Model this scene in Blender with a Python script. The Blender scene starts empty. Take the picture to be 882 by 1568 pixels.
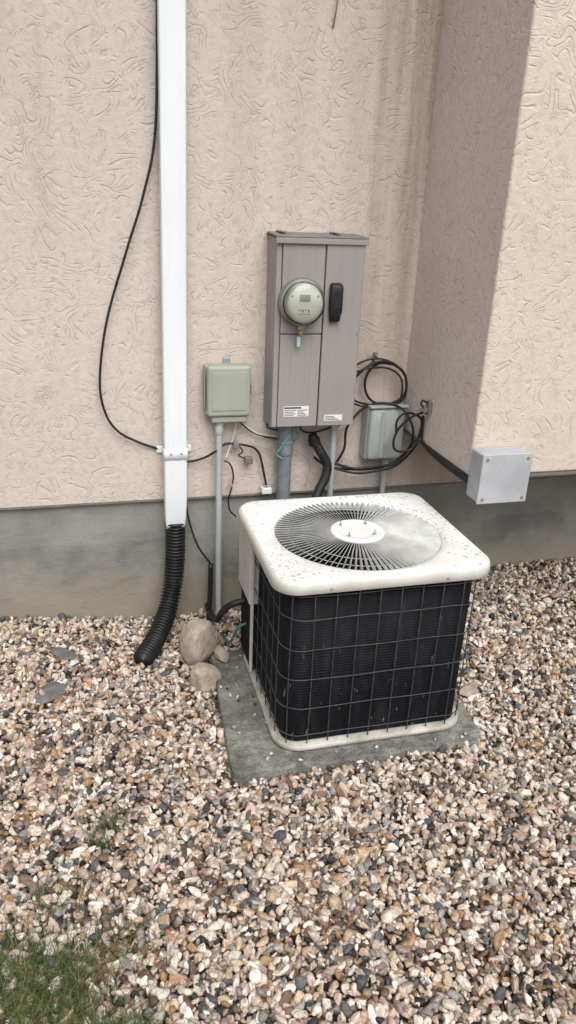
import bpy, bmesh, random
import numpy as np
from math import *
from mathutils import Vector, Matrix, noise as mnoise
random.seed(7); rng=np.random.default_rng(11)
scn=bpy.context.scene
COL=scn.collection

# ---------------------------------------------------------------- materials
class NT:
    def __init__(s,name):
        s.m=bpy.data.materials.new(name); s.m.use_nodes=True
        s.t=s.m.node_tree; s.t.nodes.clear()
        s.out=s.n('ShaderNodeOutputMaterial'); s.b=s.n('ShaderNodeBsdfPrincipled')
        s.l(s.b.outputs[0],s.out.inputs[0])
    def n(s,typ,**k):
        nd=s.t.nodes.new(typ)
        for a,v in k.items(): setattr(nd,a,v)
        return nd
    def l(s,a,b): s.t.links.new(a,b)
    def put(s,sock,v):
        if isinstance(v,bpy.types.NodeSocket): s.l(v,sock)
        else: sock.default_value=v
    def coord(s,kind='Object'):
        return s.n('ShaderNodeTexCoord').outputs[kind]
    def mapping(s,v,scale=(1,1,1),loc=(0,0,0),rot=(0,0,0)):
        m=s.n('ShaderNodeMapping'); s.l(v,m.inputs[0]); m.inputs['Scale'].default_value=scale; m.inputs['Location'].default_value=loc; m.inputs['Rotation'].default_value=rot
        return m.outputs[0]
    def noise(s,v,scale,detail=2,rough=.5,dist=0.):
        m=s.n('ShaderNodeTexNoise'); s.l(v,m.inputs['Vector']); m.inputs['Scale'].default_value=scale
        m.inputs['Detail'].default_value=detail; m.inputs['Roughness'].default_value=rough; m.inputs['Distortion'].default_value=dist
        return m.outputs[0]
    def math(s,op,a,b=0.,c=None,clamp=False):
        m=s.n('ShaderNodeMath',operation=op,use_clamp=clamp); s.put(m.inputs[0],a); s.put(m.inputs[1],b)
        if c is not None: s.put(m.inputs[2],c)
        return m.outputs[0]
    def mr(s,v,a,b,c=0.,d=1.,smooth=False):
        m=s.n('ShaderNodeMapRange'); m.interpolation_type='SMOOTHSTEP' if smooth else 'LINEAR'
        s.put(m.inputs[0],v)
        for i,x in enumerate((a,b,c,d)): m.inputs[i+1].default_value=x
        return m.outputs[0]
    def mix(s,f,a,b,mode='MIX'):
        m=s.n('ShaderNodeMix',data_type='RGBA',blend_type=mode); s.put(m.inputs[0],f)
        for sock,v in ((m.inputs[6],a),(m.inputs[7],b)):
            if isinstance(v,(tuple,list)): sock.default_value=(*v[:3],1)
            else: s.l(v,sock)
        return m.outputs[2]
    def bump(s,h,strength=.5,dist=.002,normal=None):
        m=s.n('ShaderNodeBump'); m.inputs['Strength'].default_value=strength; m.inputs['Distance'].default_value=dist
        s.l(h,m.inputs['Height'])
        if normal: s.l(normal,m.inputs['Normal'])
        return m.outputs[0]
    def set(s,col=None,rough=None,metal=None,normal=None,spec=None):
        if col is not None:
            if isinstance(col,(tuple,list)): s.b.inputs['Base Color'].default_value=(*col[:3],1)
            else: s.l(col,s.b.inputs['Base Color'])
        if rough is not None: s.put(s.b.inputs['Roughness'],rough)
        if metal is not None: s.b.inputs['Metallic'].default_value=metal
        if spec is not None: s.b.inputs['Specular IOR Level'].default_value=spec
        if normal is not None: s.l(normal,s.b.inputs['Normal'])
        return s.m
def simple(name,c1,c2=None,rough=.5,scale=8,metal=0,bump=.15,bscale=60,bd=.001,stretch=(1,1,1),spec=.5,lo=.35,hi=.65):
    k=NT(name); v=k.coord()
    c2=c2 or tuple(x*.75 for x in c1)
    n=k.noise(k.mapping(v,stretch),scale,5,.6)
    col=k.mix(k.mr(n,lo,hi),c1,c2)
    n2=k.noise(v,bscale,3)
    r=k.mr(n2,.3,.7,rough*.85,min(1,rough*1.2))
    return k.set(col,r,metal,k.bump(n2,bump,bd),spec)

def stucco_mat(name,base,stain=True):
    k=NT(name); v=k.coord()
    def ridges(seed,scale,freq,w,msc,mlo,mhi):
        vv=k.mapping(v,(1,1,1),(seed,seed*1.7,seed*.6))
        n=k.noise(vv,scale,1.3,.45,1.0)
        r=k.math('PINGPONG',k.math('MULTIPLY',n,freq),.5)
        r=k.mr(r,0.,w,1.,0.,True)
        m=k.noise(k.mapping(v,(1,1,1),(seed*3,seed,seed*2.)),msc,1.5,.5)
        return k.math('MULTIPLY',r,k.mr(m,mlo,mhi))
    g1=ridges(3.1,3.9,20,.15,17,.47,.63)
    g2=ridges(9.4,8.0,14,.18,28,.51,.66)
    g=k.math('MAXIMUM',g1,g2)
    lump=k.noise(v,38,3,.66,.2); fine=k.noise(v,190,2,.7)
    h=k.math('ADD',k.math('MULTIPLY',lump,.85),k.math('MULTIPLY',fine,.38))
    h=k.math('SUBTRACT',h,k.math('MULTIPLY',g,.62))
    big=k.noise(v,1.1,4,.6); mid=k.noise(v,4.5,4,.6)
    col=k.mix(k.mr(big,.3,.7),base,tuple(b*.91 for b in base))
    col=k.mix(k.mr(mid,.45,.7,0,.5),col,tuple(b*f for b,f in zip(base,(.93,.90,.87))))
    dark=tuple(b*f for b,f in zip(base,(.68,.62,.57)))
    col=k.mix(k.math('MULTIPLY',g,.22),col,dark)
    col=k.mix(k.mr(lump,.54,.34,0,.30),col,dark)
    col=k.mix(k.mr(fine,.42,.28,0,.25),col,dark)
    if stain:
        sep=k.n('ShaderNodeSeparateXYZ'); k.l(v,sep.inputs[0])
        st=k.noise(k.mapping(v,(9,9,.55)),1.6,5,.65)
        mx=k.mr(sep.outputs[0],.88,1.32,0,1,True)
        mz=k.mr(sep.outputs[2],.8,2.2,.40,1)
        f=k.math('MULTIPLY',k.math('MULTIPLY',mx,mz),k.mr(st,.32,.62))
        col=k.mix(k.math('MULTIPLY',f,.85),col,(.29,.215,.155))
        st2=k.noise(k.mapping(v,(5,5,.35),(4,2,1)),1.5,4,.6)
        f2=k.math('MULTIPLY',k.mr(st2,.48,.72),k.mr(sep.outputs[2],1.3,2.4))
        col=k.mix(k.math('MULTIPLY',f2,.40),col,(.33,.265,.205))
    return k.set(col,.92,0,k.bump(h,.62,.0058),.2)

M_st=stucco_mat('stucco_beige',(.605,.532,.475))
M_st2=stucco_mat('stucco_beige_bumpout_lit',(.640,.568,.485),False)  # same stucco; the front's extra sky light is put into a brighter, warmer base
M_st3=stucco_mat('stucco_side_shade_lift',(.650,.585,.545),False)  # same stucco; base raised to lighten the shaded side face, not another paint

def foundation_mat():
    k=NT('foundation_concrete'); v=k.coord()
    sep=k.n('ShaderNodeSeparateXYZ'); k.l(v,sep.inputs[0])
    n=k.noise(v,3.2,6,.62); n2=k.noise(k.mapping(v,(1,1,2.2)),9,5,.7)
    col=k.mix(k.mr(n,.38,.62),(.265,.26,.24),(.150,.150,.142))
    col=k.mix(k.mr(n2,.5,.72,0,.6),col,(.19,.16,.125))
    zt=k.math('ADD',sep.outputs[2],k.mr(n2,.3,.7,-.14,.14))
    col=k.mix(k.mr(zt,.08,.34,.75,0,True),col,(.27,.23,.17))
    tr=k.math('ADD',sep.outputs[2],k.mr(n2,.3,.7,-.01,.01))
    col=k.mix(k.mr(tr,.39,.40,0,.25),col,(.32,.31,.29))
    fine=k.noise(v,120,4,.6)
    col=k.mix(k.mr(fine,.58,.75,0,.35),col,(.10,.095,.085))
    h=k.math('ADD',k.math('MULTIPLY',fine,.5),n2)
    return k.set(col,.9,0,k.bump(h,.6,.006),.3)
M_fd=foundation_mat()

def pebble_mat():
    k=NT('pebble_stone')
    a=k.n('ShaderNodeAttribute',attribute_type='INSTANCER',attribute_name='tint')
    b=k.n('ShaderNodeAttribute',attribute_type='INSTANCER',attribute_name='val')
    r=k.n('ShaderNodeValToRGB'); r.color_ramp.interpolation='CONSTANT'
    pal=[(.17,(.70,.63,.545)),(.15,(.82,.78,.72)),(.12,(.59,.45,.38)),(.10,(.53,.41,.29)),(.05,(.42,.26,.14)),(.08,(.18,.12,.085)),
         (.06,(.35,.275,.25)),(.07,(.31,.30,.29)),(.06,(.10,.108,.125)),(.04,(.032,.032,.034)),(.10,(.65,.545,.47))]
    el=r.color_ramp.elements; x=0
    for i,(w,c) in enumerate(pal):
        if i==0: e=el[0]; e.position=0
        elif i==1: e=el[1]; e.position=x
        else: e=el.new(x)
        e.color=(*c,1); x+=w
    k.l(a.outputs['Fac'],r.inputs[0])
    v=k.coord(); off=k.n('ShaderNodeVectorMath',operation='ADD'); k.l(v,off.inputs[0])
    cx=k.n('ShaderNodeCombineXYZ'); k.l(k.math('MULTIPLY',a.outputs['Fac'],97.),cx.inputs[0]); k.l(k.math('MULTIPLY',b.outputs['Fac'],53.),cx.inputs[1]); k.l(cx.outputs[0],off.inputs[1])
    n=k.noise(off.outputs[0],1.8,3,.6,.4)
    dk=k.mix(1.,r.outputs[0],(.64,.545,.45),'MULTIPLY')
    col=k.mix(k.mr(n,.42,.66),r.outputs[0],dk)
    cv=k.n('ShaderNodeCombineXYZ'); bb=k.mr(b.outputs['Fac'],0,1,.72,1.14)
    for i in range(3): k.l(bb,cv.inputs[i])
    col=k.mix(1.,col,cv.outputs[0],'MULTIPLY')
    n3=k.noise(off.outputs[0],8,2,.6)
    return k.set(col,.5,0,k.bump(n3,.25,.06),.45)
M_peb=pebble_mat()
def ground_mat():
    k=NT('gravel_soil'); v=k.coord()
    vo=k.n('ShaderNodeTexVoronoi'); k.l(v,vo.inputs['Vector']); vo.inputs['Scale'].default_value=45
    sep=k.n('ShaderNodeSeparateColor'); k.l(vo.outputs['Color'],sep.inputs[0])
    r=k.n('ShaderNodeValToRGB'); k.l(sep.outputs[0],r.inputs[0])
    r.color_ramp.elements[0].color=(.07,.05,.04,1); r.color_ramp.elements[1].color=(.45,.37,.30,1)
    e=r.color_ramp.elements.new(.5); e.color=(.25,.18,.14,1)
    col=k.mix(k.mr(vo.outputs['Distance'],.25,.6),r.outputs[0],(.03,.022,.016))
    inv=k.math('SUBTRACT',1.,vo.outputs['Distance'])
    return k.set(col,.9,0,k.bump(inv,.6,.01),.2)
M_gr=ground_mat()
def white_ac(name,amount):
    k=NT(name); v=k.coord()
    def spots(scale,seed,rmax,plo,phi):
        vo=k.n('ShaderNodeTexVoronoi',voronoi_dimensions='2D'); k.l(k.mapping(v,(1,1,1),(seed,seed,0)),vo.inputs['Vector']); vo.inputs['Scale'].default_value=scale
        sep=k.n('ShaderNodeSeparateColor'); k.l(vo.outputs['Color'],sep.inputs[0])
        patch=k.noise(k.mapping(v,(1,1,1),(seed*2,0,0)),6.5,2,.6)
        rad=k.math('MULTIPLY',k.mr(sep.outputs[0],.40,1.,0.02,rmax),k.mr(patch,plo,phi,0.,1.))
        wob=k.math('MULTIPLY',k.math('SUBTRACT',k.noise(v,110,2),.5),.40)
        dd=k.math('SUBTRACT',k.math('ADD',vo.outputs['Distance'],wob),rad)
        on=k.math('GREATER_THAN',rad,.04)
        return k.math('MULTIPLY',k.mr(dd,-.04,.03,1,0),on)
    s1=spots(44,1.3,.44,.40,.56); s2=spots(80,4.1,.42,.40,.56)
    s=k.math('MULTIPLY',k.math('MAXIMUM',s1,s2),amount)
    blot=k.mr(k.noise(v,5.2,5,.6),.645,.66)
    grime=k.noise(k.mapping(v,(1,1,1),(2,5,1)),17,5,.7)
    col=k.mix(k.mr(k.noise(v,11,4),.3,.75),(.80,.80,.775),(.71,.705,.67))
    col=k.mix(k.mr(grime,.52,.72,0,.30),col,(.52,.50,.45))
    col=k.mix(k.math('MULTIPLY',s,.78),col,(.36,.365,.36))
    col=k.mix(k.math('MULTIPLY',blot,.5*amount),col,(.47,.43,.35))
    return k.set(col,.45,0,k.bump(s,-.15,.0008),.4)
M_ac=white_ac('ac_white_paint',1.); M_hub=white_ac('ac_hub_paint',.15)
M_acrim=simple('ac_rim_paint',(.66,.65,.61),(.55,.535,.49),.5,12)
M_base=simple('ac_base_pan',(.50,.475,.43),(.28,.25,.20),.55,14)
M_louv=simple('ac_grille_paint',(.54,.54,.52),(.36,.36,.345),.5,14)
M_acpanel=simple('ac_service_panel',(.50,.49,.46),(.42,.41,.38),.5,10)
M_blk=simple('black_wire_guard',(.030,.032,.036),(.060,.062,.066),.42,30,spec=.35)
M_dark=simple('dark_interior',(.008,.008,.008),(.014,.013,.012),.8,spec=.15)
def coil_mat():
    k=NT('condenser_fins'); v=k.coord()
    sep=k.n('ShaderNodeSeparateXYZ'); k.l(v,sep.inputs[0])
    w=k.math('SINE',k.math('MULTIPLY',sep.outputs[2],2*pi/.011))
    n=k.noise(k.mapping(v,(1,1,.18)),26,4,.6)
    n2=k.noise(k.mapping(v,(1,1,.35)),9,5,.65)
    col=k.mix(k.mr(n,.45,.7),(.003,.0035,.005),(.009,.010,.013))
    col=k.mix(k.mr(n2,.56,.74,0,.25),col,(.055,.055,.06))
    col=k.mix(k.mr(w,.2,1.,0,.22),col,(.018,.020,.024))
    scr=k.noise(k.mapping(v,(1,1,.3),(3,3,3)),45,3,.6)
    z=k.mr(sep.outputs[2],.12,.42,1,.15)
    col=k.mix(k.math('MULTIPLY',k.mr(scr,.655,.70,0,.5),z),col,(.30,.29,.28))
    return k.set(col,.6,0,k.bump(w,.25,.002),.12)
M_coil=coil_mat()
def pad_mat():
    k=NT('pad_concrete'); v=k.coord()
    n=k.noise(v,5,6,.65); n2=k.noise(v,22,5,.7); n3=k.noise(v,110,3,.6)
    col=k.mix(k.mr(n,.38,.62),(.27,.265,.24),(.155,.152,.138))
    col=k.mix(k.mr(n2,.46,.64,0,.8),col,(.10,.096,.084))
    col=k.mix(k.mr(n2,.30,.42,.6,0),col,(.40,.385,.345))
    col=k.mix(k.mr(n3,.58,.68,0,.55),col,(.08,.075,.065))
    h=k.math('ADD',k.math('MULTIPLY',n2,1.7),k.math('MULTIPLY',n3,.8))
    return k.set(col,.9,0,k.bump(h,.9,.010),.3)
M_pad=pad_mat()
def panel_mat():
    k=NT('meter_panel_paint'); v=k.coord()
    n=k.noise(k.mapping(v,(60,60,.6)),1.0,4,.6); n2=k.noise(k.mapping(v,(1,1,.4)),5,4,.6)
    col=k.mix(k.mr(n,.3,.7),(.31,.287,.272),(.27,.25,.236))
    col=k.mix(k.mr(n2,.45,.7,0,.5),col,(.24,.22,.205))
    return k.set(col,.48,0,k.bump(n2,.05,.002),.45)
M_pn=panel_mat()
M_pnd=simple('meter_panel_edge',(.20,.185,.175),(.15,.14,.13),.5,20)
M_white=simple('downspout_white',(.76,.80,.815),(.70,.74,.755),.35,3,stretch=(3,3,.4),bump=.03)
M_green=simple('box_grey_green',(.34,.36,.30),(.295,.315,.255),.5,6,stretch=(1,1,.4))
M_gbox=simple('box_grey',(.40,.425,.41),(.32,.345,.335),.5,8)
M_jbox=simple('junction_grey',(.44,.45,.475),(.35,.36,.385),.5,9)
M_pvc=simple('conduit_grey',(.42,.445,.455),(.33,.35,.36),.5,15,stretch=(1,1,.3))
M_pvcd=simple('conduit_dark',(.20,.22,.24),(.14,.155,.17),.5,15)
M_metal=simple('galvanised',(.40,.40,.41),(.28,.28,.28),.45,25,metal=.4)
M_ring=simple('meter_ring_steel',(.26,.26,.26),(.18,.18,.18),.4,25,metal=.5)
M_cable=simple('black_cable',(.010,.010,.011),(.02,.019,.018),.5,20,spec=.35)
M_corr=simple('black_corrugated',(.010,.010,.012),(.022,.022,.022),.42,14,spec=.4)
M_lab=simple('label_white',(.72,.72,.70),(.64,.64,.62),.5)
M_ink=simple('label_ink',(.04,.04,.05),(.07,.07,.08),.6)
M_brass=simple('brass',(.5,.36,.14),(.35,.24,.1),.35,metal=.7)
M_wgreen=simple('wire_green',(.10,.40,.28),(.08,.3,.2),.5)
M_wwhite=simple('wire_white',(.66,.64,.60),(.55,.53,.5),.5)
M_pink=simple('tag_pink',(.6,.2,.22),(.5,.16,.18),.5)
M_blue=simple('tag_clear',(.42,.52,.60),(.32,.4,.5),.3)
M_face=simple('meter_face',(.66,.665,.60),(.58,.585,.52),.4,10)
M_lcd=simple('meter_lcd',(.29,.30,.27),(.24,.25,.22),.3)
M_rock=simple('rock_tan',(.44,.36,.29),(.27,.22,.175),.9,14,bump=.8,bscale=45,bd=.008)
M_slate=simple('rock_dark',(.17,.17,.17),(.10,.10,.10),.8,20)
M_rust=simple('rust_screw_metal',(.3,.2,.1))
M_soffit=simple('soffit_paint',(.6,.55,.48),(.5,.46,.4),.7)
def mkglass():
    k=NT('meter_glass'); k.t.nodes.remove(k.b)
    tr=k.n('ShaderNodeBsdfTransparent'); tr.inputs[0].default_value=(.97,.98,.96,1)
    gl=k.n('ShaderNodeBsdfGlossy'); gl.inputs['Roughness'].default_value=.06
    fr=k.n('ShaderNodeFresnel'); fr.inputs[0].default_value=1.4
    mx=k.n('ShaderNodeMixShader'); k.l(fr.outputs[0],mx.inputs[0]); k.l(tr.outputs[0],mx.inputs[1]); k.l(gl.outputs[0],mx.inputs[2])
    k.l(mx.outputs[0],k.out.inputs[0]); return k.m
M_gl=mkglass()

# ---------------------------------------------------------------- geometry helpers
def group(name,loc=(0,0,0)):
    e=bpy.data.objects.new(name,None); e.location=loc; e.empty_display_size=.1; COL.objects.link(e); return e
def obj(name,verts,faces,mat,parent=None,smooth=False,mats=None,midx=None):
    me=bpy.data.meshes.new(name); me.from_pydata([tuple(v) for v in verts],[],faces); me.update()
    for m in (mats or [mat]): me.materials.append(m)
    if midx: me.polygons.foreach_set('material_index',midx)
    bm=bmesh.new(); bm.from_mesh(me); bmesh.ops.recalc_face_normals(bm,faces=bm.faces); bm.to_mesh(me); bm.free()
    if smooth: me.polygons.foreach_set('use_smooth',[True]*len(me.polygons))
    o=bpy.data.objects.new(name,me); COL.objects.link(o)
    if parent: o.parent=parent; o.matrix_parent_inverse=Matrix.Translation(-Vector(parent.location))
    return o
def bev(o,w,seg=2,ang=40):
    m=o.modifiers.new('bevel','BEVEL'); m.width=w; m.segments=seg; m.limit_method='ANGLE'; m.angle_limit=radians(ang)
    o.data.polygons.foreach_set('use_smooth',[True]*len(o.data.polygons))
    w2=o.modifiers.new('wn','WEIGHTED_NORMAL'); w2.keep_sharp=True
    return o
def box(name,x0,x1,y0,y1,z0,z1,mat,parent=None,b=.003,seg=2):
    V=[(x,y,z) for x in (x0,x1) for y in (y0,y1) for z in (z0,z1)]
    F=[(0,1,3,2),(4,6,7,5),(0,4,5,1),(2,3,7,6),(0,2,6,4),(1,5,7,3)]
    o=obj(name,V,F,mat,parent)
    return bev(o,b,seg) if b else o
def loft(name,loops,mat,parent=None,capa=False,capb=False,smooth=True,mats=None,lm=None,closed=False):
    n=len(loops[0]); V=[p for L in loops for p in L]; F=[]; mi=[]
    K=len(loops); R=range(K if closed else K-1)
    for i in R:
        j=(i+1)%K
        for a in range(n):
            b=(a+1)%n; F.append((i*n+a,i*n+b,j*n+b,j*n+a)); mi.append(lm[i] if lm else 0)
    if capa: F.append(tuple(range(n))[::-1]); mi.append(lm[0] if lm else 0)
    if capb: F.append(tuple((K-1)*n+a for a in range(n))); mi.append(lm[-1] if lm else 0)
    return obj(name,V,F,mat,parent,smooth,mats,mi if lm else None)
def sharp(o,ang=35):
    me=o.data; bm=bmesh.new(); bm.from_mesh(me)
    for e in bm.edges:
        if len(e.link_faces)==2 and e.calc_face_angle(0)>radians(ang): e.smooth=False
    bm.to_mesh(me); bm.free(); return o
def rrect(x0,x1,y0,y1,r,z,seg=8,per=10):
    P=[]
    cs=[((x1-r,y0+r),-pi/2),((x1-r,y1-r),0),((x0+r,y1-r),pi/2),((x0+r,y0+r),pi)]
    for i,((cx,cy),a0) in enumerate(cs):
        arc=[(cx+r*cos(a0+pi/2*t/seg),cy+r*sin(a0+pi/2*t/seg)) for t in range(seg+1)]
        P+=arc
        nx,na=cs[(i+1)%4]; s=(nx[0]+r*cos(na),nx[1]+r*sin(na)); e=arc[-1]
        P+=[(e[0]+(s[0]-e[0])*t/per,e[1]+(s[1]-e[1])*t/per) for t in range(1,per)]
    return [(x,y,z) for x,y in P]
def catmull(P,sub=8):
    P=[Vector(p) for p in P]; Q=[P[0]*2-P[1]]+P+[P[-1]*2-P[-2]]; out=[]
    for i in range(1,len(Q)-2):
        a,b,c,d=Q[i-1:i+3]
        for s in range(sub):
            t=s/sub
            out.append(.5*((2*b)+(c-a)*t+(2*a-5*b+4*c-d)*t*t+(3*b-a-3*c+d)*t**3))
    out.append(P[-1]); return out
def tube(name,P,r,mat,parent=None,seg=10,sub=8,smooth=True,curve=True,closed=False):
    pts=catmull(P,sub) if curve else [Vector(p) for p in P]
    rf=r if callable(r) else (lambda s:r)
    L=0; loops=[]; N=len(pts); up=None
    for i,p in enumerate(pts):
        if closed: t=(pts[(i+1)%N]-pts[i-1]).normalized()
        else: t=(pts[min(i+1,N-1)]-pts[max(i-1,0)]).normalized()
        if up is None:
            up=t.orthogonal().normalized()
        else:
            up=(up-t*up.dot(t)).normalized()
        bi=t.cross(up)
        if i: L+=(p-pts[i-1]).length
        rr=rf(L)
        loops.append([tuple(p+up*cos(2*pi*a/seg)*rr+bi*sin(2*pi*a/seg)*rr) for a in range(seg)])
    return loft(name,loops,mat,parent,not closed,not closed,smooth,closed=closed)
def lathe(name,prof,centre,axis,mat,parent=None,seg=40,smooth=True,cap=True):
    ax=Vector(axis).normalized(); u=ax.orthogonal().normalized(); w=ax.cross(u); c=Vector(centre)
    loops=[[tuple(c+ax*h+(u*cos(2*pi*a/seg)+w*sin(2*pi*a/seg))*max(r,1e-5)) for a in range(seg)] for r,h in prof]
    return sharp(loft(name,loops,mat,parent,cap,cap,smooth))

# ---------------------------------------------------------------- house
house=group('stucco_house',(0,0,0))
BX,BY,BZ=1.343,-.65,.868
ZT=4.6
box('main_wall',-4,5,0,.16,.59,ZT,M_st,house,b=0)
box('foundation',-4,5,.018,.3,-.4,.5885,M_fd,house,b=0)
V=[(BX,-.001,BZ),(BX,BY,BZ),(BX,BY,ZT),(BX,-.001,ZT),(5,BY,BZ),(5,BY,ZT),(5,-.001,BZ),(5,-.001,ZT)]
F=[(0,1,2,3),(1,4,5,2),(0,6,4,1),(4,6,7,5)]
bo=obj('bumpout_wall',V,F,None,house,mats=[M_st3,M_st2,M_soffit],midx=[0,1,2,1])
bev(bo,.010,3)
box('bumpout_bottom_dark_sheet',BX+.002,5,BY+.004,-.003,BZ-.012,BZ-.001,M_pnd,house,b=0)  # thin dark sheet covering the bump-out underside
box('stucco_stop_bead',-4,5,-.004,.012,.582,.5885,M_pnd,house,b=0)
box('eave_soffit',-4.5,5.5,-.95,.3,ZT,ZT+.05,M_soffit,house,b=.004)
box('fascia',-4.5,5.5,-.99,-.952,ZT-.03,ZT+.18,M_white,house,b=.004)
obj('roof',[(-4.6,-1.05,ZT+.19),(5.6,-1.05,ZT+.19),(5.6,3,ZT+2.2),(-4.6,3,ZT+2.2)],[(0,1,2,3)],M_slate,house)
tube('rust_anchor',[(.925,-.002,2.36),(.928,-.02,2.41),(.935,-.015,2.47),(.94,-.01,2.52)],.003,simple('rust',(.35,.16,.06)),house)

# ---------------------------------------------------------------- ground
def sm(a,b,x):
    t=np.clip((x-a)/(b-a),0,1); return t*t*(3-2*t)
def gh(x,y):
    x=np.asarray(x,float); y=np.asarray(y,float)
    L=.065*sm(.35,-.4,x); Rr=.115*sm(1.1,1.85,x)
    dec=np.exp(np.minimum(y,0)/.55)
    u=.010*np.sin(x*3.1+1)*np.sin(y*2.7+.5)+.006*np.sin(x*7.3+y*5.1)+.005*np.sin(x*11.9-y*9.3+2)
    return (L+Rr)*dec+u*np.clip(-y*3,0,1)
xs=np.concatenate([[-60,-30,-12,-6],np.linspace(-3.5,5,110),[8,14,30,60]])
ys=np.concatenate([[-60,-30,-12,-7],np.linspace(-4.5,.3,80),[2,10,60]])
X,Y=np.meshgrid(xs,ys); Z=gh(X,Y)-.014
nx=len(xs); ny=len(ys)
obj('ground',np.stack([X.ravel(),Y.ravel(),Z.ravel()],1),[(j*nx+i,j*nx+i+1,(j+1)*nx+i+1,(j+1)*nx+i) for j in range(ny-1) for i in range(nx-1)],M_gr,None,True)

pc=bpy.data.collections.new('pebble_variants')
NV=12
for i in range(NV):
    bm=bmesh.new(); bmesh.ops.create_icosphere(bm,subdivisions=3,radius=1)
    pr=[Vector(rng.normal(size=3)).normalized() for _ in range(10)]; pd=rng.uniform(.52,1.0,10)
    for v in bm.verts:
        d=v.co.normalized(); s=0
        for q,dd in zip(pr,pd):
            c=d.dot(q)
            if c>.05: s+=(c/dd)**14
        r=min(1.28,s**(-1/14.)) if s>0 else 1.2
        r*=1+.06*mnoise.noise(d*2.3+Vector((i*5,0,0)))
        v.co=d*r
    me=bpy.data.meshes.new('pebble_%d'%i); bm.to_mesh(me); bm.free()
    me.polygons.foreach_set('use_smooth',[True]*len(me.polygons)); me.materials.append(M_peb)
    pc.objects.link(bpy.data.objects.new('pebble_%d'%i,me))
def layer(pitch,x0,x1,y0,y1,smin,smax,zoff,drop=0.):
    gx,gy=np.meshgrid(np.arange(x0,x1,pitch),np.arange(y0,y1,pitch))
    gx=gx.ravel()+rng.uniform(-.5,.5,gx.size)*pitch*1.1; gy=gy.ravel()+rng.uniform(-.5,.5,gy.size)*pitch*1.1
    k=(rng.random(gx.size)>=drop)&(gy<.012)
    edge=.014*np.sin(gx*31)+.012*np.sin(gx*67+1)
    k&=~((gx>.400+.012*np.sin(gy*40))&(gx<1.300)&(gy>-1.078+edge)&(gy<-.37))
    gx=gx[k];gy=gy[k]; n=gx.size
    s=np.exp(rng.normal(0,.34,n)); s=np.clip(s,.45,1.9)*(smin+smax)/2
    sc=np.stack([s*rng.uniform(.95,1.45,n),s*rng.uniform(.70,1.05,n),s*rng.uniform(.5,.85,n)],1)
    rot=np.stack([rng.normal(0,.6,n),rng.normal(0,.6,n),rng.uniform(0,2*pi,n)],1)
    z=gh(gx,gy)+zoff+rng.uniform(-.005,.006,n)
    return np.stack([gx,gy,z],1),rot,sc
Ls=[layer(.019,-1.7,3.5,-3.1,.02,.0092,.0112,-.009),layer(.0198,-1.7,3.5,-3.1,.02,.0086,.0106,-.001,.12),layer(.028,-1.7,3.5,-3.1,.02,.0086,.0114,.006,.38)]
sx=rng.uniform(.42,.57,22); sy=rng.uniform(-1.06,-.40,22)
sx=np.append(sx,[.90,1.12,.62,.75,1.24]); sy=np.append(sy,[-1.06,-1.065,-1.07,-1.055,-1.06])
n=len(sx); Ls.append((np.stack([sx,sy,np.full(n,.036)],1),rng.uniform(0,3,(n,3)),rng.uniform(.003,.009,(n,3))))
P=np.concatenate([l[0] for l in Ls]); Rt=np.concatenate([l[1] for l in Ls]); Sc=np.concatenate([l[2] for l in Ls]); N=len(P)
me=bpy.data.meshes.new('gravel'); me.vertices.add(N); me.vertices.foreach_set('co',P.ravel())
def attr(nm,t,d,key):
    a=me.attributes.new(nm,t,'POINT'); a.data.foreach_set(key,d)
attr('rot','FLOAT_VECTOR',Rt.ravel(),'vector'); attr('scl','FLOAT_VECTOR',Sc.ravel(),'vector')
attr('idx','INT',rng.integers(0,NV,N).astype(np.int32),'value')
attr('tint','FLOAT',rng.random(N),'value'); attr('val','FLOAT',rng.random(N),'value')
go=bpy.data.objects.new('gravel',me); COL.objects.link(go)
ng=bpy.data.node_groups.new('scatter','GeometryNodeTree')
ng.interface.new_socket('Geometry',in_out='INPUT',socket_type='NodeSocketGeometry'); ng.interface.new_socket('Geometry',in_out='OUTPUT',socket_type='NodeSocketGeometry')
gi=ng.nodes.new('NodeGroupInput'); goo=ng.nodes.new('NodeGroupOutput'); ip=ng.nodes.new('GeometryNodeInstanceOnPoints')
ci=ng.nodes.new('GeometryNodeCollectionInfo'); ci.inputs['Collection'].default_value=pc; ci.inputs['Separate Children'].default_value=True; ci.inputs['Reset Children'].default_value=True
def na(nm,dt):
    a=ng.nodes.new('GeometryNodeInputNamedAttribute'); a.data_type=dt; a.inputs['Name'].default_value=nm; return a.outputs['Attribute']
L=ng.links.new
L(gi.outputs[0],ip.inputs['Points']); L(ci.outputs[0],ip.inputs['Instance']); ip.inputs['Pick Instance'].default_value=True
L(na('idx','INT'),ip.inputs['Instance Index'])
L(na('rot','FLOAT_VECTOR'),ip.inputs['Rotation']); L(na('scl','FLOAT_VECTOR'),ip.inputs['Scale'])
L(ip.outputs[0],goo.inputs[0])
go.modifiers.new('scatter','NODES').node_group=ng

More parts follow.
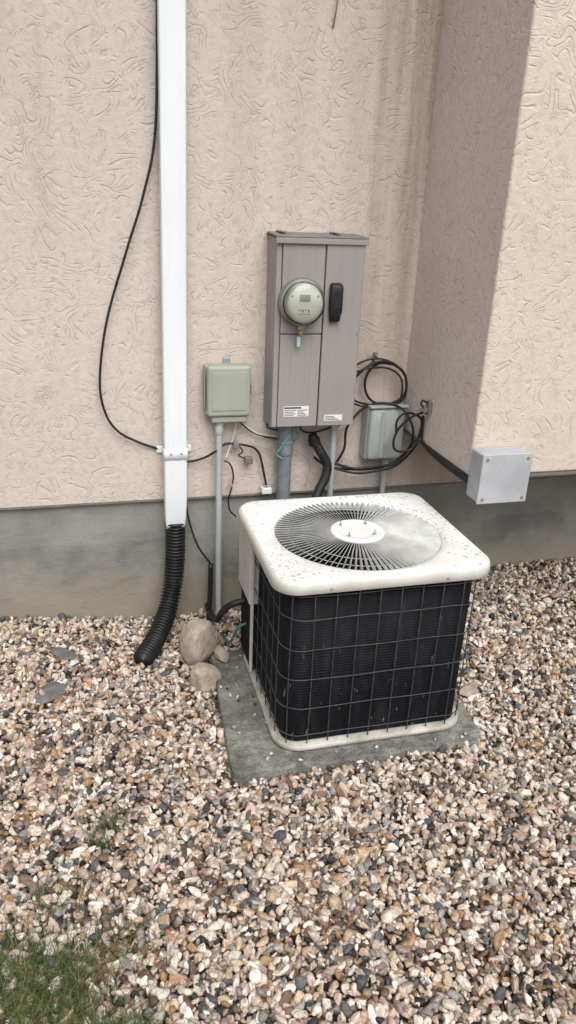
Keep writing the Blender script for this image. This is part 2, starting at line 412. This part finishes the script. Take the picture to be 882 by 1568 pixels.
# ---------------------------------------------------------------- pad
def slab(name,pts,z0,z1,mat,b=.008):
    n=len(pts); o=obj(name,[(x,y,z0) for x,y in pts]+[(x,y,z1) for x,y in pts],[tuple(range(n))[::-1],tuple(range(n,2*n))]+[(i,(i+1)%n,n+(i+1)%n,n+i) for i in range(n)],mat)
    return bev(o,b,3)
slab('concrete_pad',[(.385,-1.075),(.43,-1.088),(.50,-1.082),(.56,-1.092),(.60,-1.080),(.66,-1.084),(.72,-1.096),(.85,-1.090),(.92,-1.100),(1.00,-1.088),(1.10,-1.102),(1.19,-1.096),(1.27,-1.105),(1.300,-1.08),(1.315,-1.02),(1.318,-.62),(1.31,-.33),(.80,-.335),(.425,-.36),(.414,-.60),(.404,-.72),(.400,-.80),(.390,-.95)],-.06,.030,M_pad,.010)

# ---------------------------------------------------------------- air conditioner
ac=group('air_conditioner',(.905,-.69,.05))
x0,x1,y0,y1=.524,1.285,-1.037,-.342
cx0,cx1,cy0,cy1=.560,1.252,-1.018,-.372
FC=(.907,-.686); FR=.297
def circ_from(loop,r,z):
    out=[]
    for (x,y,_) in loop:
        a=atan2(y-FC[1],x-FC[0]); out.append((FC[0]+r*cos(a),FC[1]+r*sin(a),z))
    return out
def rr(d,z,r=.085): return rrect(x0+d,x1-d,y0+d,y1-d,max(r-d,.01),z,8,14)
loops=[rr(.006,.652),rr(0,.655),rr(0,.685),rr(.003,.694),rr(.010,.700),rr(.020,.702),circ_from(rr(.02,0),.325,.702),circ_from(rr(.02,0),.316,.698),circ_from(rr(.02,0),.304,.694),circ_from(rr(.02,0),.298,.688),circ_from(rr(.02,0),.296,.655)]
loft('top_cover',loops,None,ac,mats=[M_ac,M_acrim],lm=[1,1,1,1,0,0,0,0,0,0,0])
V=[];F=[]
NB=88
for i in range(NB):
    a=2*pi*i/NB; er=Vector((cos(a),sin(a),0)); et=Vector((-sin(a),cos(a),0)); c=Vector((FC[0],FC[1],.688))
    rs=[.090,.16,.23,.299]; b0=len(V)
    for r_ in rs:
        tl=radians(33); w=Vector((0,0,1))*cos(tl)+et*sin(tl); nrm=w.cross(er).normalized()
        hw=.0024+.0034*(r_-.09)/.21; th=.0008
        for sx_,sy_ in ((-1,-1),(1,-1),(1,1),(-1,1)):
            V.append(c+er*r_+w*hw*sx_+nrm*th*sy_+Vector((0,0,.006*(1-(r_/.3)**2))))
    for s in range(3):
        for k in range(4):
            F.append((b0+s*4+k,b0+s*4+(k+1)%4,b0+(s+1)*4+(k+1)%4,b0+(s+1)*4+k))
obj('fan_grille',V,F,M_louv,ac)
for r_ in (.20,.25):
    tube('grille_ring',[(FC[0]+r_*cos(2*pi*t/60),FC[1]+r_*sin(2*pi*t/60),.680+.006*(1-(r_/.3)**2)) for t in range(60)],.0016,M_louv,ac,6,curve=False,closed=True)
lathe('hub_disc',[(.098,0),(.0985,.006),(.094,.010),(.070,.0105),(.064,.007),(.05,.007),(.046,.010),(0,.011)],(FC[0],FC[1],.692),(0,0,1),M_hub,ac,56)
for ang in (45,135,225,315):
    bx=FC[0]+.068*cos(radians(ang)); by=FC[1]+.068*sin(radians(ang))
    lathe('hub_bolt',[(.006,0),(.006,.005),(.003,.0055),(.0025,.018),(0,.019)],(bx,by,.701),(0,0,1),M_metal,ac,8)
lathe('fan_motor',[(.07,0),(.075,.01),(.075,.12),(.06,.13),(0,.131)],(FC[0],FC[1],.50),(0,0,1),M_dark,ac,24)
lathe('fan_shroud',[(.31,0),(.31,.10)],(FC[0],FC[1],.55),(0,0,1),M_dark,ac,48,cap=False)
V=[];F=[]
for i in range(4):
    a0=i*pi/2+.3; b0=len(V)
    for s in range(7):
        a=a0+s*.17
        for r_ in (.06,.27): V.append((FC[0]+r_*cos(a),FC[1]+r_*sin(a),.52+.012*s))
    for s in range(6): F.append((b0+2*s,b0+2*s+1,b0+2*s+3,b0+2*s+2))
obj('fan_blades',V,F,M_dark,ac)
d=.016
def cr(dd,z,r=.075): return rrect(cx0+dd,cx1-dd,cy0+dd,cy1-dd,max(r-dd,.01),z,8,14)
loft('condenser_coil',[cr(d,.06),cr(d,.653),cr(d+.03,.653),cr(d+.03,.20)],M_coil,ac,False,True)
loft('base_pan',[cr(-.006,.034,.08),cr(-.011,.037,.085),cr(-.011,.048,.085),cr(-.006,.053,.08),cr(.03,.056,.08)],M_base,ac,True,True)
for z in (.095,.205,.320,.435,.550,.635):
    Lp=[Vector(q)+Vector((0,0,.0015*sin(i*.7+z*40))) for i,q in enumerate(cr(.0,z))]
    tube('guard_wire_h',Lp,.0019,M_blk,ac,6,curve=False,closed=True)
per=cr(.003,0); acc=0; pts=[Vector(p) for p in per]; nxt=.0
tot=sum((pts[(i+1)%len(pts)]-pts[i]).length for i in range(len(pts))); step=tot/round(tot/.0745)
for i in range(len(pts)):
    a=pts[i]; b=pts[(i+1)%len(pts)]; l=(b-a).length
    while nxt<acc+l-1e-9:
        q=a.lerp(b,(nxt-acc)/l)
        if not (q.x<.60 and q.y>-.60):
            jx,jy=rng.uniform(-.003,.003,2)
            tube('guard_wire_v',[(q.x,q.y,.056),(q.x+jx,q.y+jy*.4,.3),(q.x,q.y,.655)],.0021,M_blk,ac,6,4)
        nxt+=step
    acc+=l
box('service_panel',.541,.60,-.565,-.355,.36,.652,M_acpanel,ac,.006)
box('service_panel_lower',.553,.60,-.560,-.36,.062,.359,M_dark,ac,.004)
box('service_panel_strip',.545,.556,-.580,-.566,.065,.651,M_acpanel,ac,.002)
tube('suction_line',[(.56,-.42,.30),(.50,-.41,.28),(.475,-.36,.22),(.47,-.25,.12),(.47,-.1,.06),(.47,0,.05)],.014,M_cable,ac)
tube('liquid_line',[(.56,-.46,.22),(.52,-.46,.2),(.50,-.40,.10),(.49,-.25,.05)],.006,simple('teal_wire',(.05,.16,.13)),ac)
for (sx_,sy_) in ((.70,y0),(1.10,y0)):
    lathe('rim_screw',[(.006,0),(.005,.003),(0,.0035)],(sx_,sy_,.668),(0,-1,0),M_metal,ac,10)

# ---------------------------------------------------------------- electric meter panel
mp=group('electric_meter_panel',(.885,0,1.3))
PX0,PX1,PZ0,PZ1=.708,1.058,.932,1.660; PY=-.150
box('enclosure',PX0,PX1,-.138,-.002,PZ0,PZ1,M_pn,mp,.004)
V=[(PX0-.006,-.001,1.668),(PX1+.006,-.001,1.668),(PX1+.006,-.166,1.661),(PX0-.006,-.166,1.661)]
V+=[(x,y,z+.006) for x,y,z in V]
bev(obj('hood',V,[(0,1,2,3),(7,6,5,4),(0,4,5,1),(1,5,6,2),(2,6,7,3),(3,7,4,0)],M_pnd,mp),.002)
box('hood_lip',PX0-.006,PX1+.006,-.166,-.161,1.640,1.6605,M_pn,mp,.002)
for xx in (.735,.95): box('hood_tab',xx,xx+.024,-.1,-.012,1.6745,1.679,M_pnd,mp,.002)
box('left_flange',PX0+.001,PX0+.022,-.149,-.1382,PZ0+.002,1.655,M_pn,mp,.003)
box('meter_cover',PX0+.024,.8985,-.154,-.1382,1.309,1.655,M_pn,mp,.004)
box('lower_cover',PX0+.024,.8985,-.152,-.1382,PZ0+.002,1.305,M_pn,mp,.004)
box('breaker_door',.9015,PX1-.002,-.158,-.1382,PZ0+.002,1.655,M_pn,mp,.005)
box('door_seam',.8986,.9014,-.150,-.1383,PZ0+.004,1.653,M_dark,mp,0)
MC=(.808,-.154,1.430)
lathe('meter_ring',[(.088,0),(.090,.004),(.090,.020),(.086,.026),(.078,.028),(.076,.024),(.0,.024)],MC,(0,-1,0),M_ring,mp,56)
lathe('meter_body',[(.073,.024),(.073,.058),(.070,.062),(.0,.062)],MC,(0,-1,0),M_face,mp,56)
lathe('meter_glass',[(.0765,.027),(.0765,.062),(.073,.074),(.062,.082),(.04,.086),(0,.0875)],MC,(0,-1,0),M_gl,mp,56)
yy=MC[1]-.0625
box('meter_display',.786,.828,yy-.003,yy,1.440,1.464,M_lcd,mp,.001)
box('meter_label',.780,.834,yy-.002,yy,1.385,1.420,M_lab,mp,0)
for i in range(4): box('meter_print',.784+.012*i,.790+.012*i,yy-.0026,yy-.002,1.405-.006*(i%2),1.410,M_lcd,mp,0)
box('meter_print_line',.784,.83,yy-.0026,yy-.002,1.391,1.393,M_lcd,mp,0)
for a in (30,150): lathe('meter_rivet',[(.004,0),(.003,.003),(0,.003)],(MC[0]+.058*cos(radians(a)),yy,MC[2]+.058*sin(radians(a))),(0,-1,0),M_metal,mp,10)
box('ring_latch',.795,.821,-.182,-.156,1.325,1.345,M_metal,mp,.003)
lathe('seal_knob',[(.011,0),(.012,.006),(.009,.014),(0,.015)],(.806,-.172,1.316),(0,-1,0),M_brass,mp,16)
box('seal_tag',.793,.808,-.178,-.172,1.262,1.303,M_blue,mp,.003)
sec=[(1.356,.016,.014),(1.362,.020,.024),(1.385,.021,.030),(1.40,.0245,.034),(1.485,.0245,.034),(1.496,.023,.030),(1.502,.018,.018)]
hx=.942
lp=[]
for z,w,dp in sec:
    lp.append(rrect(hx-w,hx+w,-.158-dp,-.158,.007,z,4,3))
loft('door_handle_cover',lp,M_cable,mp,True,True)
box('handle_rib',hx-.012,hx+.012,-.194,-.1925,1.41,1.475,M_corr,mp,.001)
box('warning_label',.757,.862,-.1535,-.1522,.977,1.020,M_lab,mp,0)
box('label_header',.759,.83,-.1541,-.1536,1.010,1.017,M_ink,mp,0)
for i in range(4):
    box('label_text',.760,.800+.01*(i%2),-.1541,-.1536,.981+.007*i,.9835+.007*i,M_ink,mp,0)
    box('label_text',.815,.855-.008*(i%3),-.1541,-.1536,.981+.007*i,.9835+.007*i,M_ink,mp,0)
box('rating_label',.928,1.005,-.1595,-.1582,.957,.982,M_lab,mp,0)
for i in range(3): box('rating_text',.932,.99-.01*i,-.1601,-.1596,.961+.006*i,.9635+.006*i,M_ink,mp,0)
lathe('door_latch_screw',[(.006,0),(.005,.003),(0,.003)],(1.045,-.158,1.31),(0,-1,0),M_metal,mp,10)
# ---------------------------------------------------------------- conduits
def pipe(name,x,y,za,zb,r,mat,rings=()):
    g=group(name,(x,y,(za+zb)/2))
    lathe('pipe',[(r,0),(r,zb-za)],(x,y,za),(0,0,1),mat,g,24)
    for z,h,k in rings: lathe('coupling',[(r*k*.97,0),(r*k,.003),(r*k,h-.003),(r*k*.97,h)],(x,y,z),(0,0,1),mat,g,24)
    return g
pipe('service_conduit',.792,-.065,-.02,.93,.030,M_pvcd,[(.905,.024,1.25),(.79,.055,1.14),(.84,.012,1.25)])
pipe('branch_conduit',1.005,-.07,.0,.93,.0125,M_pvc,[(.905,.024,1.35)])
pipe('telephone_conduit',.513,-.045,-.02,.93,.0135,M_pvc,[(.885,.04,1.3)])
pipe('disconnect_conduit',1.262,-.045,-.02,.75,.012,M_pvc,[(.71,.03,1.35)])
fc=group('flexible_conduit',(.95,-.1,.7))
tube('hose',[(.925,-.07,.835),(.945,-.08,.80),(.975,-.09,.745),(.97,-.10,.69),(.935,-.12,.63),(.90,-.16,.56),(.88,-.25,.50)],lambda L:.0195+(.0015 if int(L/.005)%2 else 0),M_cable,fc,14,14)
lathe('fitting',[(.022,0),(.026,.004),(.026,.03),(.02,.034),(.018,.05),(0,.05)],(.925,-.07,.825),(-.3,0,.95),M_cable,fc,14)

# ---------------------------------------------------------------- telephone box
tb=group('telephone_interface_box',(.545,0,1.05))
a,b_,c,d_=.458,.636,.962,1.172
box('back_case',a-.004,b_+.004,-.045,-.002,c,d_-.004,M_green,tb,.008,3)
box('door',a,b_,-.088,-.047,c+.002,d_,M_green,tb,.014,4)
box('raised_field',a+.018,b_-.018,-.0915,-.0875,c+.03,d_-.025,M_green,tb,.004,2)
box('lower_lip',a+.02,b_-.01,-.075,-.01,.936,.964,M_green,tb,.008,3)
box('hinge',a-.008,a-.0045,-.06,-.02,1.0,1.14,M_green,tb,.001)
box('latch',b_+.004,b_+.014,-.07,-.03,1.05,1.09,M_green,tb,.003)
box('mount_tab',.535,.562,-.012,-.002,1.165,1.192,M_metal,tb,.003)
lathe('tab_screw',[(.006,0),(.005,.004),(0,.004)],(.549,-.012,1.184),(0,-1,0),M_metal,tb,10)
box('entry_hub',.498,.53,-.065,-.025,.925,.9355,M_green,tb,.003)
db=group('disconnect_box',(1.24,0,.87))
box('case',1.152,1.322,-.075,-.002,.748,.992,M_gbox,db,.008,3)
lp=[]
for y,i_ in ((-.0755,0.),(-.092,.002),(-.100,.012)):
    lp.append([(x,y,z) for (x,z,_) in rrect(1.156+i_,1.318-i_,.752+i_,.985-i_,.016,0,5,4)])
loft('cover',lp,M_gbox,db,False,True)
box('cover_rib',1.205,1.225,-.106,-.0995,.765,.972,M_gbox,db,.004)
box('rain_lip',1.150,1.324,-.108,-.0755,.9865,.996,M_gbox,db,.003)
jb=group('junction_box',(1.433,-.70,.89))
jx0,jx1,jz0,jz1=1.337,1.530,.800,.985
box('case',jx0,jx1,-.735,-.655,jz0,jz1-.002,M_jbox,jb,.007,3)
box('cover',jx0-.003,jx1+.003,-.750,-.7365,jz0-.003,jz1+.001,M_jbox,jb,.004,2)
for sx_ in (jx0+.016,jx1-.016):
    for sz in (jz0+.016,jz1-.018):
        lathe('cover_screw',[(.006,0),(.0055,.003),(0,.003)],(sx_,-.750,sz),(0,-1,0),M_rust,jb,10)
# ---------------------------------------------------------------- downspout
ds=group('downspout',(.34,-.07,1.5))
def dsl(z,cx,w,dp,ya=-.012):
    return rrect(cx-w/2,cx+w/2,ya-dp,ya,.008,z,4,4)
zs=[(.478,.325,.080,.058),(.50,.325,.083,.060),(.53,.326,.088,.064),(.62,.328,.092,.068),(1.0,.3315,.092,.068),(1.8,.340,.092,.068),(2.6,.349,.092,.068),(4.57,.370,.092,.068)]
loft('pipe',[dsl(z,c_,w,dp) for z,c_,w,dp in zs],M_white,ds,True,True)
for k_ in (-.027,.027):
    V=[];F=[]
    for z,c_,w,dp in zs[3:]:
        V+=[(c_+k_-.005,-.012-dp-.0002,z),(c_+k_,-.012-dp-.0014,z),(c_+k_+.005,-.012-dp-.0002,z)]
    for i in range(len(zs[3:])-1):
        F+=[(3*i,3*i+1,3*i+4,3*i+3),(3*i+1,3*i+2,3*i+5,3*i+4)]
    obj('rib',V,F,M_white,ds,True)
loft('strap_band',[dsl(z,.330,w,dp,-.010) for z,w,dp in ((.790,.097,.072),(.7905,.099,.0735),(.838,.099,.0735),(.8385,.097,.072))],M_white,ds,False,False)
for s_ in (-1,1): box('strap_ear',.330+s_*.060-.012,.330+s_*.060+.012,-.012,-.004,.800,.830,M_white,ds,.003)
for q in (.31,.352): lathe('strap_screw',[(.005,0),(.004,.003),(0,.003)],(q,-.0835,.815),(0,-1,0),M_metal,ds,10)
PP=catmull([(.325,-.045,.500),(.324,-.047,.40),(.318,-.055,.30),(.303,-.08,.20),(.270,-.145,.115),(.215,-.245,.060),(.145,-.360,.030)],60)
def corr(L):
    t=(L%.0155)/.0155
    return .038+.0055*(1 if t<.5 else -1)*min(1,6*min(abs(t-.5),t if t<.5 else 1-t))
tube('corrugated_drain_pipe',PP,corr,M_corr,None,22,curve=False)
tube('drop_cable',[(.345,-.03,4.4),(.325,-.03,3.2),(.305,-.03,2.6),(.301,-.03,2.382),(.285,-.03,1.994),(.235,-.03,1.78),(.172,-.03,1.601),(.085,-.03,1.34),(.047,-.03,1.118),(.058,-.03,.99),(.104,-.03,.906),(.19,-.02,.85),(.278,-.006,.810),(.33,-.006,.775),(.38,-.02,.759),(.446,-.03,.774),(.50,-.05,.81),(.542,-.03,.833),(.590,-.03,.831),(.655,-.03,.816),(.685,-.03,.79),(.699,-.03,.753),(.715,-.03,.68),(.725,-.03,.632)],.0048,M_cable,None)
tube('ground_cable',[(.368,-.02,.62),(.372,-.03,.592),(.388,-.03,.485),(.42,-.04,.38),(.455,-.05,.32),(.474,-.05,.285),(.472,-.05,.2)],.0045,M_cable,None)
tube('cable_sleeve',[(.478,-.05,.285),(.474,-.055,.14),(.466,-.06,-.01)],.012,M_cable,None)
cb=group('coiled_cable',(1.2,-.05,.95))
tube('loop_upper',[(1.064,-.05,1.08),(1.10,-.05,1.12),(1.16,-.05,1.165),(1.224,-.05,1.174),(1.30,-.05,1.135),(1.325,-.05,1.08),(1.318,-.05,1.01),(1.241,-.05,.985),(1.17,-.04,1.01),(1.140,-.04,1.07),(1.152,-.04,1.13),(1.20,-.035,1.165),(1.26,-.04,1.16)],.0055,M_cable,cb)
tube('loop_upper_b',[(1.064,-.045,1.03),(1.12,-.05,1.0),(1.22,-.05,.985),(1.30,-.05,1.01),(1.328,-.05,1.06),(1.31,-.05,1.12),(1.25,-.045,1.17),(1.17,-.04,1.185),(1.10,-.035,1.16),(1.07,-.03,1.12)],.0045,M_cable,cb)
tube('loop_upper_c',[(1.09,-.06,1.135),(1.15,-.06,1.15),(1.23,-.06,1.148),(1.29,-.06,1.11),(1.305,-.06,1.05),(1.29,-.06,.995),(1.22,-.06,.972),(1.13,-.055,.985),(1.06,-.05,1.01)],.0042,M_cable,cb)
tube('loop_big',[(1.03,-.06,.74),(1.06,-.06,.80),(1.064,-.06,.888),(1.10,-.06,.945),(1.151,-.06,.987),(1.22,-.09,1.005),(1.28,-.12,.99),(1.32,-.16,.93),(1.325,-.17,.86),(1.315,-.13,.79),(1.26,-.11,.735),(1.175,-.10,.715),(1.08,-.07,.708),(.99,-.05,.721),(.93,-.04,.76)],.0055,M_cable,cb)
tube('run_low',[(1.01,-.05,.735),(1.10,-.1,.72),(1.19,-.11,.728),(1.27,-.12,.74),(1.31,-.14,.79),(1.32,-.2,.87)],.006,M_cable,cb)
tube('run_low_b',[(1.0,-.05,.715),(1.10,-.1,.700),(1.19,-.11,.706),(1.28,-.12,.73),(1.325,-.16,.80),(1.325,-.22,.86)],.005,M_cable,cb)
tube('loop_right',[(1.225,-.22,.918),(1.225,-.22,.965),(1.255,-.22,.995),(1.30,-.22,.99),(1.333,-.22,.965),(1.334,-.22,.914),(1.307,-.22,.843),(1.24,-.22,.832),(1.218,-.22,.87),(1.235,-.22,.93),(1.28,-.24,.985),(1.325,-.26,1.01)],.005,M_cable,cb)
tube('wall_run',[(1.325,-.25,.99),(1.332,-.24,.92),(1.334,-.25,.88),(1.336,-.35,.862),(1.336,-.5,.858),(1.336,-.62,.858),(1.35,-.655,.85)],lambda L:.0065+.0065*min(1,max(0,(L-.12)/.2)),M_cable,cb)
cl=group('cable_clamp',(1.335,-.27,1.03))
box('plate',1.328,1.342,-.290,-.255,1.0,1.06,M_pnd,cl,.003)
box('block',1.308,1.327,-.285,-.262,1.012,1.032,M_pnd,cl,.003)
tube('hook',[(1.327,-.27,1.05),(1.305,-.275,1.062),(1.298,-.275,1.045),(1.31,-.275,1.036)],.004,M_cable,cl)
lathe('bolt',[(.007,0),(.007,.006),(.004,.006),(.004,.018),(0,.018)],(1.308,-.272,1.021),(-1,0,0),M_pnd,cl,8)
c2=group('coil_hanger',(1.19,-.02,1.175))
box('plate',1.180,1.200,-.014,-.002,1.155,1.205,M_pnd,c2,.002)
box('hook',1.172,1.208,-.052,-.0145,1.172,1.182,M_pnd,c2,.003)
lathe('bolt',[(.006,0),(.005,.012),(0,.012)],(1.19,-.014,1.195),(0,-1,0),M_metal,c2,8)
wb=group('wiring_bundle',(.62,-.03,.8))
tube('black_wire',[(.60,-.05,.93),(.615,-.04,.915),(.65,-.03,.885),(.70,-.03,.862),(.768,-.03,.844)],.003,M_cable,wb,6)
tube('black_wire_b',[(.85,-.04,.935),(.875,-.03,.88),(.93,-.03,.87),(1.01,-.03,.89),(1.05,-.03,.90)],.004,M_cable,wb,6)
tube('black_wire_d',[(.74,-.03,.93),(.72,-.03,.90),(.80,-.02,.88),(.90,-.02,.91),(.98,-.03,.90)],.003,M_cable,wb,6)
tube('white_wire',[(.589,-.04,.93),(.575,-.03,.86),(.555,-.03,.80),(.543,-.04,.775)],.0028,M_wwhite,wb,6)
tube('white_wire_b',[(.61,-.04,.93),(.64,-.03,.90),(.69,-.03,.87),(.78,-.035,.86)],.0032,M_wwhite,wb,6)
tube('black_wire_c',[(.537,-.04,.763),(.565,-.03,.74),(.578,-.03,.69),(.57,-.03,.63),(.558,-.03,.58),(.565,-.03,.53),(.594,-.02,.495)],.0035,M_cable,wb,6)
tube('green_wire',[(.83,-.035,.90),(.80,-.10,.885),(.765,-.10,.83),(.75,-.095,.80),(.775,-.1,.78)],.003,M_wgreen,wb,6)
tube('green_wire_b',[(.84,-.035,.89),(.86,-.03,.855),(.84,-.04,.84),(.80,-.10,.845)],.0028,M_wgreen,wb,6)
tube('bare_wire',[(.83,-.03,.80),(.88,-.03,.77),(.92,-.03,.72),(.90,-.03,.62)],.0018,M_metal,wb,6)
tube('bare_wire_b',[(.66,-.03,.82),(.73,-.03,.80),(.76,-.03,.76),(.76,-.03,.70)],.0018,M_metal,wb,6)
tube('bare_wire_c',[(.86,-.03,.90),(.95,-.03,.84),(1.06,-.03,.75),(1.17,-.03,.69)],.0014,M_metal,wb,6)
box('wire_tag',.556,.575,-.036,-.030,.640,.655,M_pink,wb,.001)
gc=group('ground_clamp',(.60,-.03,.83))
box('body',.575,.60,-.045,-.02,.815,.838,M_pnd,gc,.003)
lathe('screw',[(.006,0),(.006,.01),(.003,.01),(.003,.03),(0,.03)],(.588,-.03,.838),(0,0,1),M_metal,gc,8)
box('splice',.625,.66,-.045,-.02,.742,.775,simple('splice_brown',(.2,.16,.13)),gc,.005)
tube('wires',[(.60,-.03,.825),(.615,-.04,.80),(.60,-.03,.78),(.63,-.03,.765)],.003,M_cable,gc,6)
sb=group('small_splice_box',(.72,-.03,.617))
box('body',.703,.748,-.045,-.003,.600,.628,M_lab,sb,.004)
box('nub',.715,.735,-.035,-.015,.628,.640,M_metal,sb,.003)
box('flange',.698,.753,-.008,-.002,.597,.604,M_lab,sb,.002)

# ---------------------------------------------------------------- rocks
def rock(name,c,s,mat,seed,rotz=0,tilt=0,npl=9):
    r2=np.random.default_rng(int(seed*10))
    pr=[Vector(r2.normal(size=3)).normalized() for _ in range(npl)]; pd=r2.uniform(.72,1.0,npl)
    bm=bmesh.new(); bmesh.ops.create_icosphere(bm,subdivisions=5,radius=1)
    for v in bm.verts:
        d=v.co.normalized(); q=d*.8+Vector((seed,seed*2,0)); t=0
        for p_,dd in zip(pr,pd):
            c_=d.dot(p_)
            if c_>.05: t+=(c_/dd)**9
        r=min(1.1,t**(-1/9.)) if t>0 else 1.1
        r*=1+.12*mnoise.noise(q)+.04*mnoise.noise(q*3)+.025*mnoise.noise(q*8)
        v.co=Vector((d.x*r*s[0],d.y*r*s[1],d.z*r*s[2]))
    bm.transform(Matrix.Rotation(rotz,4,'Z')@Matrix.Rotation(tilt,4,'X'))
    me=bpy.data.meshes.new(name); bm.to_mesh(me); bm.free(); me.materials.append(mat)
    me.polygons.foreach_set('use_smooth',[True]*len(me.polygons))
    o=bpy.data.objects.new(name,me); o.location=c; COL.objects.link(o); return o
rock('rock',(.384,-.345,.070),(.078,.085,.105),M_rock,3.3,.3,.30)
rock('rock',(.376,-.520,.030),(.060,.060,.058),M_rock,8.1,.2)
rock('flat_stone',(-.17,-.26,.040),(.062,.035,.008),M_slate,1.2,-.6)
rock('flat_stone',(-.215,-.50,.030),(.078,.045,.009),M_slate,4.4,.9)
rock('flat_stone',(1.385,-.80,.02),(.05,.035,.02),M_rock,6.4,.4)
rock('flat_stone',(.465,-.40,.045),(.03,.05,.025),M_rock,2.2,.1)

# ---------------------------------------------------------------- grass
def grass(name,spots,mat,lean_=(.15,1.0)):
    V=[];F=[]
    for (cx,cy,rad,n,h) in spots:
        for _ in range(n):
            a=random.uniform(0,2*pi); rr_=rad*sqrt(random.random())*random.uniform(.4,1.3); x=cx+rr_*cos(a); y=cy+rr_*sin(a)*.8
            z=float(gh(x,y)); th=random.uniform(0,2*pi); L_=h*random.uniform(.4,1.45); lean=random.uniform(*lean_); w=random.uniform(.0009,.0020)
            dx,dy=cos(th),sin(th); px,py=-dy,dx; b0=len(V)
            for s in range(4):
                t=s/3; rad_=lean*L_*t*t; zz=z-.004+L_*t*(1-.35*lean*t)
                ww=w*(1-t*.92)
                V.append((x+dx*rad_+px*ww,y+dy*rad_+py*ww,zz)); V.append((x+dx*rad_-px*ww,y+dy*rad_-py*ww,zz))
            for s in range(3): F.append((b0+2*s,b0+2*s+1,b0+2*s+3,b0+2*s+2))
    return obj(name,V,F,mat)
def grass_mat():
    k=NT('grass_blade'); g=k.n('ShaderNodeNewGeometry')
    r=k.n('ShaderNodeValToRGB'); k.l(g.outputs['Random Per Island'],r.inputs[0])
    r.color_ramp.elements[0].color=(.022,.045,.010,1); r.color_ramp.elements[1].color=(.26,.21,.10,1)
    e=r.color_ramp.elements.new(.74); e.color=(.070,.115,.030,1)
    return k.set(r.outputs[0],.6,0,None,.3)
M_grass=grass_mat()
grass('grass',[(-.18,-1.74,.13,900,.06),(-.27,-1.62,.10,350,.06),(-.06,-1.87,.12,650,.065),(-.12,-1.66,.10,300,.055),(-.2,-1.47,.14,160,.045),(.0,-1.6,.14,190,.045),(.06,-1.92,.1,180,.05),(-.016,-1.2,.045,90,.055),(-.03,-1.27,.03,40,.045),(-.14,-1.38,.05,40,.04),(-.28,-.01,.05,40,.02),(-.2,-.02,.03,30,.02),(1.02,-1.52,.03,24,.03),(.56,-1.66,.05,14,.03)],M_grass,(.3,1.5))
grass('dry_straw',[(.56,-1.66,.07,90,.035),(.50,-1.62,.04,40,.03),(-.12,-1.74,.18,160,.05)],simple('straw_brown',(.16,.07,.035),(.25,.13,.07),.8),(1.2,2.2))

# ---------------------------------------------------------------- camera
f,pt,ro,ya,H=1148.188,.3962,.0429,.2718,1.794
fw=Vector((sin(ya)*cos(pt),cos(ya)*cos(pt),-sin(pt))); r0=Vector((cos(ya),-sin(ya),0)); u0=r0.cross(fw)
rv=r0*cos(ro)+u0*sin(ro); uv=u0*cos(ro)-r0*sin(ro)
cam=bpy.data.cameras.new('camera'); co=bpy.data.objects.new('camera',cam); COL.objects.link(co)
m=Matrix.Identity(4)
for i in range(3): m[i][0]=rv[i]; m[i][1]=uv[i]; m[i][2]=-fw[i]
m[0][3],m[1][3],m[2][3]=0,-3.0,H
co.matrix_world=m
cam.sensor_fit='VERTICAL'; cam.sensor_height=24; cam.lens=24*f/1568; cam.clip_end=300; cam.clip_start=.05
scn.camera=co
# ---------------------------------------------------------------- light
el=radians(52); saz=radians(3)
w=bpy.data.worlds.new('World'); scn.world=w; w.use_nodes=True
nt=w.node_tree; bg=nt.nodes['Background']
sky=nt.nodes.new('ShaderNodeTexSky'); sky.sky_type='NISHITA'; sky.sun_disc=False; sky.sun_elevation=el; sky.sun_rotation=pi-saz; sky.dust_density=4; sky.air_density=1
hs=nt.nodes.new('ShaderNodeHueSaturation'); hs.inputs['Saturation'].default_value=.15; nt.links.new(sky.outputs[0],hs.inputs['Color']); nt.links.new(hs.outputs[0],bg.inputs[0]); bg.inputs[1].default_value=.15
sd=bpy.data.lights.new('sun','SUN'); sd.energy=2.4; sd.angle=radians(50); sd.color=(1,.985,.965)
so=bpy.data.objects.new('sun',sd); COL.objects.link(so)
sdir=Vector((sin(saz)*cos(el),-cos(saz)*cos(el),sin(el)))
so.rotation_euler=sdir.to_track_quat('Z','Y').to_euler(); so.location=sdir*8
scn.view_settings.view_transform='Standard'; scn.view_settings.look='None'; scn.view_settings.exposure=0
